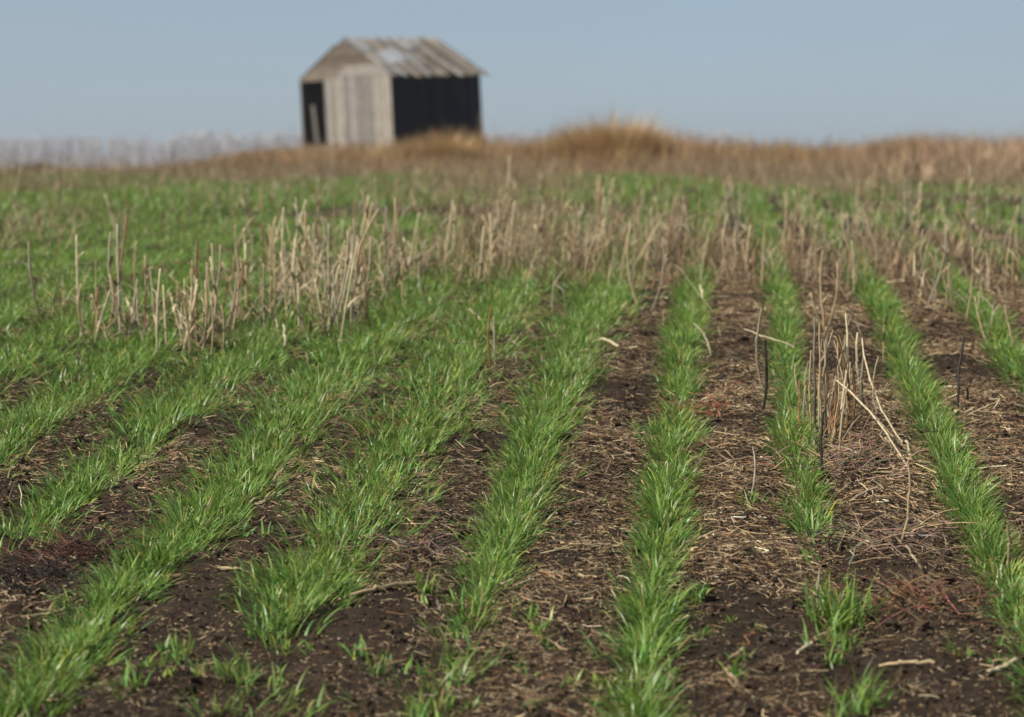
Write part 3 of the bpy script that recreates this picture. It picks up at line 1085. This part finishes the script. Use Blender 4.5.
def make_stubble():
    r = np.random.default_rng(140)
    n = 62000
    d = 6.5 + 27 * r.random(n) ** 1.15
    k = np.round((r.uniform(-1, 1, n) * (.2 * d + 1.2) - ROW_X0 - ROW_DX * d) / ROW_SP) + .5 + (r.random(n) < .35) * .25
    x = ROW_X0 + ROW_SP * k + ROW_DX * d + r.normal(size=n) * .055
    z = ground(x, d)
    px, py = project(x, d, z)
    den = stub_density(px, py) * np.clip(.6 + 2.2 * noise(x * 1.9, d * .8, 141) + .8 * noise(x * 6, d * 3, 142), .04, 1.3)
    keep = (px > -350) & (px < 1380) & (r.random(n) < den * .9) & ~((px > 715) & (py > 375))
    x, d, z, px, py = x[keep], d[keep], z[keep], px[keep], py[keep]
    n = len(x)
    h = np.clip(r.gamma(5.5, .0225, n), .04, .26)
    tall = r.random(n) < .05
    h[tall] *= np.where(py[tall] < 300, 1.35, 1.0)
    h *= np.interp(px, [380, 460], [1.22, 1.0])
    rad = r.uniform(.0008, .0021, n)
    size = h / d * ((px > -5) & (px < 1030))
    order = np.argsort(-size)
    solo = order[:230]
    rest = order[230:]
    # the far ones as one object
    a = Acc()
    m = len(rest)
    t = np.array([0, .35, .7, 1.0])
    az = r.uniform(0, 6.28, m)
    ln = np.abs(r.normal(size=m)) * .22
    lng = r.random(m) < .16
    ln[lng] += r.uniform(.3, 1.4, lng.sum())
    off = ln[:, None] * t + (.05 * r.normal(size=m))[:, None] * t * (1 - t)
    hh = h[rest][:, None]
    P = np.stack([x[rest][:, None] + np.cos(az)[:, None] * off * hh, d[rest][:, None] + np.sin(az)[:, None] * off * hh, z[rest][:, None] - .01 + hh * t], 2)
    cols = np.array([PALE, TAN, GREYB, (.26, .19, .11), (.21, .125, .07)])
    ci = r.choice(5, m, p=[.30, .30, .20, .13, .07])
    c = np.clip(cols[ci] * (1 + .2 * r.normal(size=(m, 1))), .02, .8)
    tubes(a, P, rad[rest][:, None] * np.array([1.1, 1, .9, .75])[None], c, 4)
    # ragged dry leaves hanging on them
    q = r.choice(m, int(m * 2.0))
    s0 = P[q, 1] + (P[q, 3] - P[q, 1]) * r.random((len(q), 1))
    blades(a, s0, r.uniform(0, 6.28, len(q)), r.uniform(.05, .13, len(q)), r.uniform(.003, .006, len(q)), r.uniform(.3, 1.2, len(q)), r.uniform(1.2, 2.6, len(q)), c[q], 3)
    tag(a.build('stubble', M_STRAW), 'pale standing stubble thinly covering the far part of the field', 'stubble', kind='stuff')
    # the nearest, each an object: twelve shapes, copied
    protos = []
    for q in range(14):
        P, rr = stalk_mesh(1.0, .013 * (1 + .3 * r.random()), abs(r.normal()) * .28, r.normal() * .14, q % 7 == 1, r)
        a = Acc()
        base = np.array([PALE, TAN, GREYB, TAN, PALE, TAN, (.24, .13, .065)][q % 7])
        cc = base[None] * (.75 + .4 * np.linspace(0, 1, len(P)))[:, None]
        tubes(a, P[None], rr[None], cc[None], 5)
        nl = 2
        s0 = P[[3, 6]]
        blades(a, s0, r.uniform(0, 6.28, nl), r.uniform(.25, .45, nl), .03, r.uniform(.3, 1.0, nl), r.uniform(1.2, 2.6, nl), base * .9, 3)
        me = a.mesh('stubble_stalk', M_STRAW, True)
        protos.append(me)
    kind = ['pale', 'tan', 'grey brown', 'tan', 'pale', 'tan', 'rusty']
    proto_ob = None
    for s in solo:
        q = int(r.integers(0, 14))
        if q % 7 == 1 and h[s] > .19:
            q += 1
        if proto_ob is None:
            o = bpy.data.objects.new('stubble_stalk', protos[q])
            proto_ob = o
        else:
            o = proto_ob.copy()
            o.data = protos[q]
        COL.objects.link(o)
        o.location = (x[s], d[s], z[s])
        hs = float(h[s])
        ws = hs * .55 + .09
        o.rotation_euler = (0, 0, r.uniform(0, 6.28))
        o.scale = (ws, ws, hs)
        p, v = float(px[s]), float(py[s])
        if v > 335:
            where = 'alone among the near right rows' if p > 600 else 'alone among the near green rows'
        elif p < 130:
            where = 'at the left end of the stubble patch'
        elif p < 230:
            where = 'in the middle of the left stubble patch'
        elif p < 390:
            where = 'at the right end of the left stubble patch'
        elif p < 560:
            where = 'in the stubble left of centre'
        elif p < 720:
            where = 'in the stubble right of centre'
        elif p < 870:
            where = 'in the stubble behind the tall right clump'
        else:
            where = 'in the stubble at the far right edge'
        size_w = 'tall' if hs > .24 else ('short' if hs < .16 else 'middling')
        brk = ' with snapped top' if q % 7 == 1 else ''
        lab = f'{size_w} {kind[q % 7]} stubble stalk{brk} {where}'
        tag(o, lab, 'stubble stalk', 'standing stubble stalks')


make_stubble()


# stalks and straws one can point at in the photograph: foot pixel, top pixel, radius, colour, lean towards the camera, label
def named_stalk(foot, tip, rad, col, label, toward=0.0, name='stubble_stalk', cat='stubble stalk', mid=None, leaf=False, foot_up=0.0, fade=None):
    r = np.random.default_rng(int(foot[0] * 31 + foot[1]))
    b = at(*foot)
    b[2] += foot_up
    e = lift(tip[0], tip[1], b[1] + toward)
    e[2] = max(e[2], float(ground(e[0], e[1])) + rad)
    t = np.array([0, .1, .3, .33, .36, .6, .63, .66, .85, 1])
    P = b[None] + (e - b)[None] * t[:, None]
    Ls = np.linalg.norm(e - b)
    side = np.cross(e - b, [0, 1, 0])
    side = side / (np.linalg.norm(side) + 1e-9)
    P += side[None] * (Ls * .05 * r.normal() * (t * (1 - t) * 4))[:, None]
    P += r.normal(size=P.shape) * rad * .35
    if foot_up == 0:
        P[0, 2] -= .008
    rr = rad * np.array([1.05, 1, .95, 1.2, .95, .92, 1.15, .9, .85, .75])
    a = Acc()
    c = np.asarray(col)[None] * (.85 + .25 * t)[:, None]
    if fade is not None:
        c = np.asarray(fade)[None] * (1 - t)[:, None] + c * t[:, None]
    tubes(a, P[None], rr[None], c[None], 6)
    if leaf:
        blades(a, P[[4, 7]], r.uniform(0, 6.28, 2), np.array([.09, .06]), .004, .6, np.array([2.0, 1.6]), np.asarray(col) * .9, 3)
    return tag(a.build(name, M_STRAW, smooth=True, origin=b), label, cat)


CL = 'tall stubble clump'
NAMED = [
    ((763, 415), (765, 341), .0034, CHAR, 'black charred stalk standing left of the tall stubble clump'),
    ((763, 385), (762, 308), .0025, GREYB, 'thin grey stalk rising behind the black charred stalk'),
    ((960, 412), (964, 336), .0034, CHAR, 'lone black charred stalk between the two right hand wheat rows'),
    ((969, 408), (967, 388), .0030, CHAR, 'short black stub beside the lone black stalk'),
    ((826, 482), (823, 412), .0032, CHAR, 'blackened stalk in front at the foot of the tall stubble clump'),
    ((818, 430), (814, 316), .0030, GREYB, 'grey stalk at the left side of the tall stubble clump'),
    ((822, 438), (819, 322), .0026, TAN, 'tan stalk leaning in the left of the tall stubble clump'),
    ((828, 440), (826, 326), .0032, TAN, 'straight tan stalk in the middle of the tall stubble clump'),
    ((836, 436), (833, 330), .0028, GREYB, 'grey brown stalk just right of the clump middle'),
    ((831, 448), (846, 313), .0034, PALE, 'tallest pale stalk slanting out of the tall stubble clump'),
    ((845, 445), (836, 334), .0024, RUST, 'rusty thin stalk crossing in the tall stubble clump'),
    ((812, 440), (811, 350), .0024, TAN, 'low tan stalk at the outer left of the tall clump'),
    ((866, 412), (858, 332), .0036, PALE, 'stout pale stalk standing right of the tall stubble clump'),
    ((864, 415), (863, 356), .0036, GREYB, 'grey stalk against the stout pale stalk'),
    ((841, 470), (848, 384), .0024, TAN, 'slim tan stalk in front right of the tall clump'),
    ((853, 432), (850, 352), .0022, RUST, 'thin rusty stalk between the tall clump and the stout stalk'),
    ((805, 425), (808, 362), .0022, GREYB, 'small grey stalk at the left foot of the tall clump'),
    ((284, 350), (283, 324), .0046, PALE, 'bright short stalk standing right of the left stubble patch'),
    ((491, 375), (491, 306), .0032, RUST, 'reddish stalk standing in the gap between two dense wheat rows'),
    ((496, 372), (494, 316), .0026, GREYB, 'thin grey stalk beside the reddish stalk'),
    ((1009, 572), (1007, 524), .0030, TAN, 'short tan stalk standing by the row at the right edge'),
    ((822, 606), (820, 568), .0022, GREYB, 'thin grey stub right of the large lone wheat tuft'),
    ((335, 290), (294, 204), .0042, PALE, 'longest slanting pale stalk left of centre'),
    ((298, 285), (283, 212), .0036, PALE, 'second slanting pale stalk beside the longest one'),
    ((135, 325), (126, 298), .0052, PALE, 'stout bright broken stalk at the left of the left stubble patch'),
    ((180, 345), (182, 302), .0042, PALE, 'straight pale stalk at the front of the left stubble patch'),
    ((205, 350), (214, 292), .0040, PALE, 'pale stalk leaning right in the left stubble patch'),
    ((752, 500), (753, 447), .0022, GREYB, 'faint thin stalk beside the upright sprout'),
]
for q, (ft, tp, rd, cl, lb) in enumerate(NAMED):
    named_stalk(ft, tp, rd, cl, lb, toward=.02 * ((q * 7) % 5 - 2), leaf=(q % 3 == 1), fade=(CHAR if q in (5, 7, 12, 13) else None))

_r = np.random.default_rng(404)
for q in range(34):
    fx, fy = 833 + 19 * _r.normal(), 432 + 14 * _r.normal()
    hh = _r.uniform(28, 105)
    o = named_stalk((fx, fy), (fx + _r.normal() * 13, fy - hh), _r.uniform(.0011, .0025), [TAN, GREYB, PALE, RUST, TAN][q % 5], 'thin dry stem crowded into the tall stubble clump', toward=.04 * _r.normal(), leaf=q % 4 == 0)
    o['group'] = 'thin stems of the tall stubble clump'

STRAWS = [
    ((795, 366), (744, 329), .0030, PALE, .05, .02, 'long pale straw propped across the thin broken row'),
    ((910, 474), (836, 380), .0026, PALE, .0, .22, 'long pale straw slanting down right from the tall stubble clump'),
    ((906, 452), (862, 338), .0022, PALE, .0, .2, 'thin tan straw arching down from the stout pale stalk'),
    ((906, 455), (873, 414), .0026, PALE, .0, .0, 'short pale straw meeting the arching straw'),
    ((904, 548), (908, 462), .0026, TAN, .0, .0, 'bleached twisted stem standing where the long straws end'),
    ((912, 470), (906, 441), .0042, PALE, .01, .0, 'curled pale husk at the end of the long straws'),
    ((620, 353), (592, 343), .0046, PALE, .0, .0, 'bright straw piece lying right of the second dense row'),
    ((712, 358), (694, 323), .0034, PALE, .0, .0, 'pale straw slanting up beside the unbroken row'),
    ((668, 298), (638, 284), .0042, PALE, .0, .0, 'pale straw lying on brown litter near the far row end'),
    ((484, 328), (469, 309), .0036, PALE, .01, .0, 'pale straw leaning in green leaves left of the reddish stalk'),
    ((480, 396), (464, 390), .0036, PALE, .0, .0, 'short straw lying at the edge of the widest row'),
    ((566, 420), (538, 412), .0030, PALE, .0, .0, 'thin pale straw across the right edge of a dense row'),
    ((860, 312), (838, 320), .0036, TAN, .01, .0, 'tan straw lying behind the tall stubble clump'),
    ((905, 288), (878, 284), .0046, PALE, .0, .0, 'thick pale straw lying beyond the right hand row'),
    ((989, 292), (971, 264), .0046, PALE, .01, .0, 'stout pale straw leaning at the right in stubble'),
    ((1016, 352), (1004, 304), .0036, TAN, .01, .0, 'tan straw leaning by the right edge'),
    ((960, 358), (920, 352), .0034, TAN, .0, .0, 'tan straw lying between the two right hand rows'),
    ((960, 394), (938, 392), .0036, PALE, .0, .0, 'bright straw bit left of the lone black stalk'),
    ((892, 395), (848, 396), .0034, PALE, .0, .0, 'pale straw lying behind the long slanting straws'),
    ((1000, 412), (968, 420), .0030, TAN, .0, .0, 'tan straw lying right of the lone black stalk'),
    ((945, 318), (915, 292), .0034, TAN, .0, .0, 'tan straw slanting across litter behind the right rows'),
    ((608, 552), (540, 562), .0024, PALE, .0, .0, 'thin pale straw lying left of the unbroken row at mid height'),
    ((596, 500), (560, 486), .0020, TAN, .0, .0, 'thin tan straw on litter right of a dense row'),
    ((420, 596), (350, 606), .0042, TAN, .0, .0, 'long brown twig lying left of the thinning row'),
    ((445, 625), (437, 600), .0030, GREYB, .01, .0, 'short grey stub leaning by the thinning row'),
    ((1022, 668), (985, 680), .0042, PALE, .0, .0, 'thick pale straw lying at the lower right edge'),
    ((940, 677), (880, 670), .0032, TAN, .0, .0, 'tan straw lying at lower right on dark soil'),
    ((815, 655), (796, 664), .0030, PALE, .0, .0, 'bright straw bit below left of the large tuft'),
    ((740, 690), (724, 668), .0034, TAN, .0, .0, 'brown straw lying near the bottom right of centre'),
    ((745, 660), (690, 674), .0030, TAN, .0, .0, 'long tan straw right of the unbroken row at the bottom'),
    ((215, 577), (250, 579), .0030, TAN, .0, .0, 'brown straw lying on soil left of the widest row'),
    ((880, 505), (846, 526), .0024, GREYB, .02, .0, 'grey straw propped below the long slanting straws'),
    ((925, 572), (905, 545), .0024, PALE, .0, .0, 'pale straw running from the twisted stem'),
    ((875, 558), (866, 540), .0024, PALE, .02, .0, 'short pale upright straw left of the twisted stem'),
    ((800, 450), (765, 440), .0024, PALE, .0, .0, 'pale straw lying left of the thin broken row'),
    ((735, 470), (700, 440), .0022, TAN, .0, .0, 'tan straw slanting on litter right of the unbroken row'),
    ((690, 618), (660, 622), .0024, PALE, .0, .0, 'pale straw bit against the unbroken row'),
    ((210, 668), (160, 676), .0024, TAN, .0, .0, 'thin straw lying on bare soil at the lower left'),
    ((60, 612), (20, 620), .0030, TAN, .0, .0, 'tan straw on bare soil near the lower left edge'),
]
for ft, tp, rd, cl, up, tw, lb in STRAWS:
    b = at(*ft)
    e = at(*tp)
    lying = abs(tp[1] - ft[1]) < .62 * abs(tp[0] - ft[0]) and up == 0 and abs(tp[1] - ft[1]) < 40
    if lying:
        named_stalk(ft, tp, rd, cl, lb, toward=float(e[1] - b[1]), name='straw', cat='straw', foot_up=rd + .006)
    else:
        named_stalk(ft, tp, rd, cl, lb, toward=tw, name='straw', cat='straw', foot_up=up + rd)


# withered red-brown weeds
def weed(px, py, w, n, h, col, label):
    r = np.random.default_rng(int(px * 3 + py))
    b = at(px, py)
    x = b[0] + r.normal(size=n) * w * .4
    y = b[1] + r.normal(size=n) * w * .55
    z = ground(x, y)
    az = r.uniform(0, 6.28, n)
    L = h * r.uniform(.5, 1.5, n)
    t = np.linspace(0, 1, 5)
    el = r.uniform(.05, .9, n)
    hx = (L * np.cos(el))[:, None] * t
    hz = (L * np.sin(el))[:, None] * (t - .45 * t ** 2)
    wig = .12 * L[:, None] * np.sin(t[None] * 5 + r.uniform(0, 6, n)[:, None]) * t
    P = np.stack([x[:, None] + hx * np.cos(az)[:, None] - wig * np.sin(az)[:, None], y[:, None] + hx * np.sin(az)[:, None] + wig * np.cos(az)[:, None], z[:, None] + .003 + hz], 2)
    gz = ground(P[:, :, 0], P[:, :, 1])
    P[:, :, 2] = np.maximum(P[:, :, 2], gz + .002)
    a = Acc()
    tubes(a, P, (r.uniform(.0007, .0016, n)[:, None] * np.array([1, .95, .85, .7, .45])[None]), jit(col, n, .45, .14, r), 4)
    tag(a.build('withered_weed', M_STRAW, origin=b), label, 'weed', 'withered weeds')


weed(925, 607, .13, 170, .085, (.17, .09, .048), 'rusty red withered weed mat at lower right below the twisted stem')
weed(65, 562, .10, 170, .075, (.095, .042, .026), 'dark red withered weed on bare soil at lower left')
weed(30, 585, .10, 160, .05, (.045, .03, .022), 'blackish withered weed in front of the dark red one')
weed(693, 408, .12, 150, .05, (.24, .09, .04), 'reddish withered weed in the gap of the unbroken row')
weed(400, 430, .10, 120, .05, (.22, .09, .045), 'red brown withered weed between the two dense central rows')
weed(430, 560, .07, 90, .06, (.16, .11, .08), 'grey brown twiggy weed left of the thinning row')
weed(890, 545, .15, 130, .09, (.26, .19, .12), 'tangled tan straw heap around the twisted stem')
weed(840, 470, .14, 170, .08, (.28, .19, .12), 'tangled straw at the foot of the tall stubble clump')
weed(55, 700, .05, 30, .04, (.12, .07, .05), 'small brown twig bundle at the bottom left corner row')


# ------------------------------------------------------------------ the air
def haze():
    a = Acc()
    box(a, -900, 900, -60, 1500, -30, 12, (1, 1, 1))
    m = bpy.data.materials.new('haze')
    m.use_nodes = True
    n, l = m.node_tree.nodes, m.node_tree.links
    for q in list(n):
        if q.type != 'OUTPUT_MATERIAL':
            n.remove(q)
    v = n.new('ShaderNodeVolumePrincipled')
    v.inputs['Color'].default_value = (.86, .92, 1, 1)
    v.inputs['Density'].default_value = .0003
    v.inputs['Anisotropy'].default_value = .2
    l.new(v.outputs[0], n['Material Output'].inputs['Volume'])
    tag(a.build('haze', m), 'thin pale haze in the air over the field', 'haze', kind='stuff')


haze()
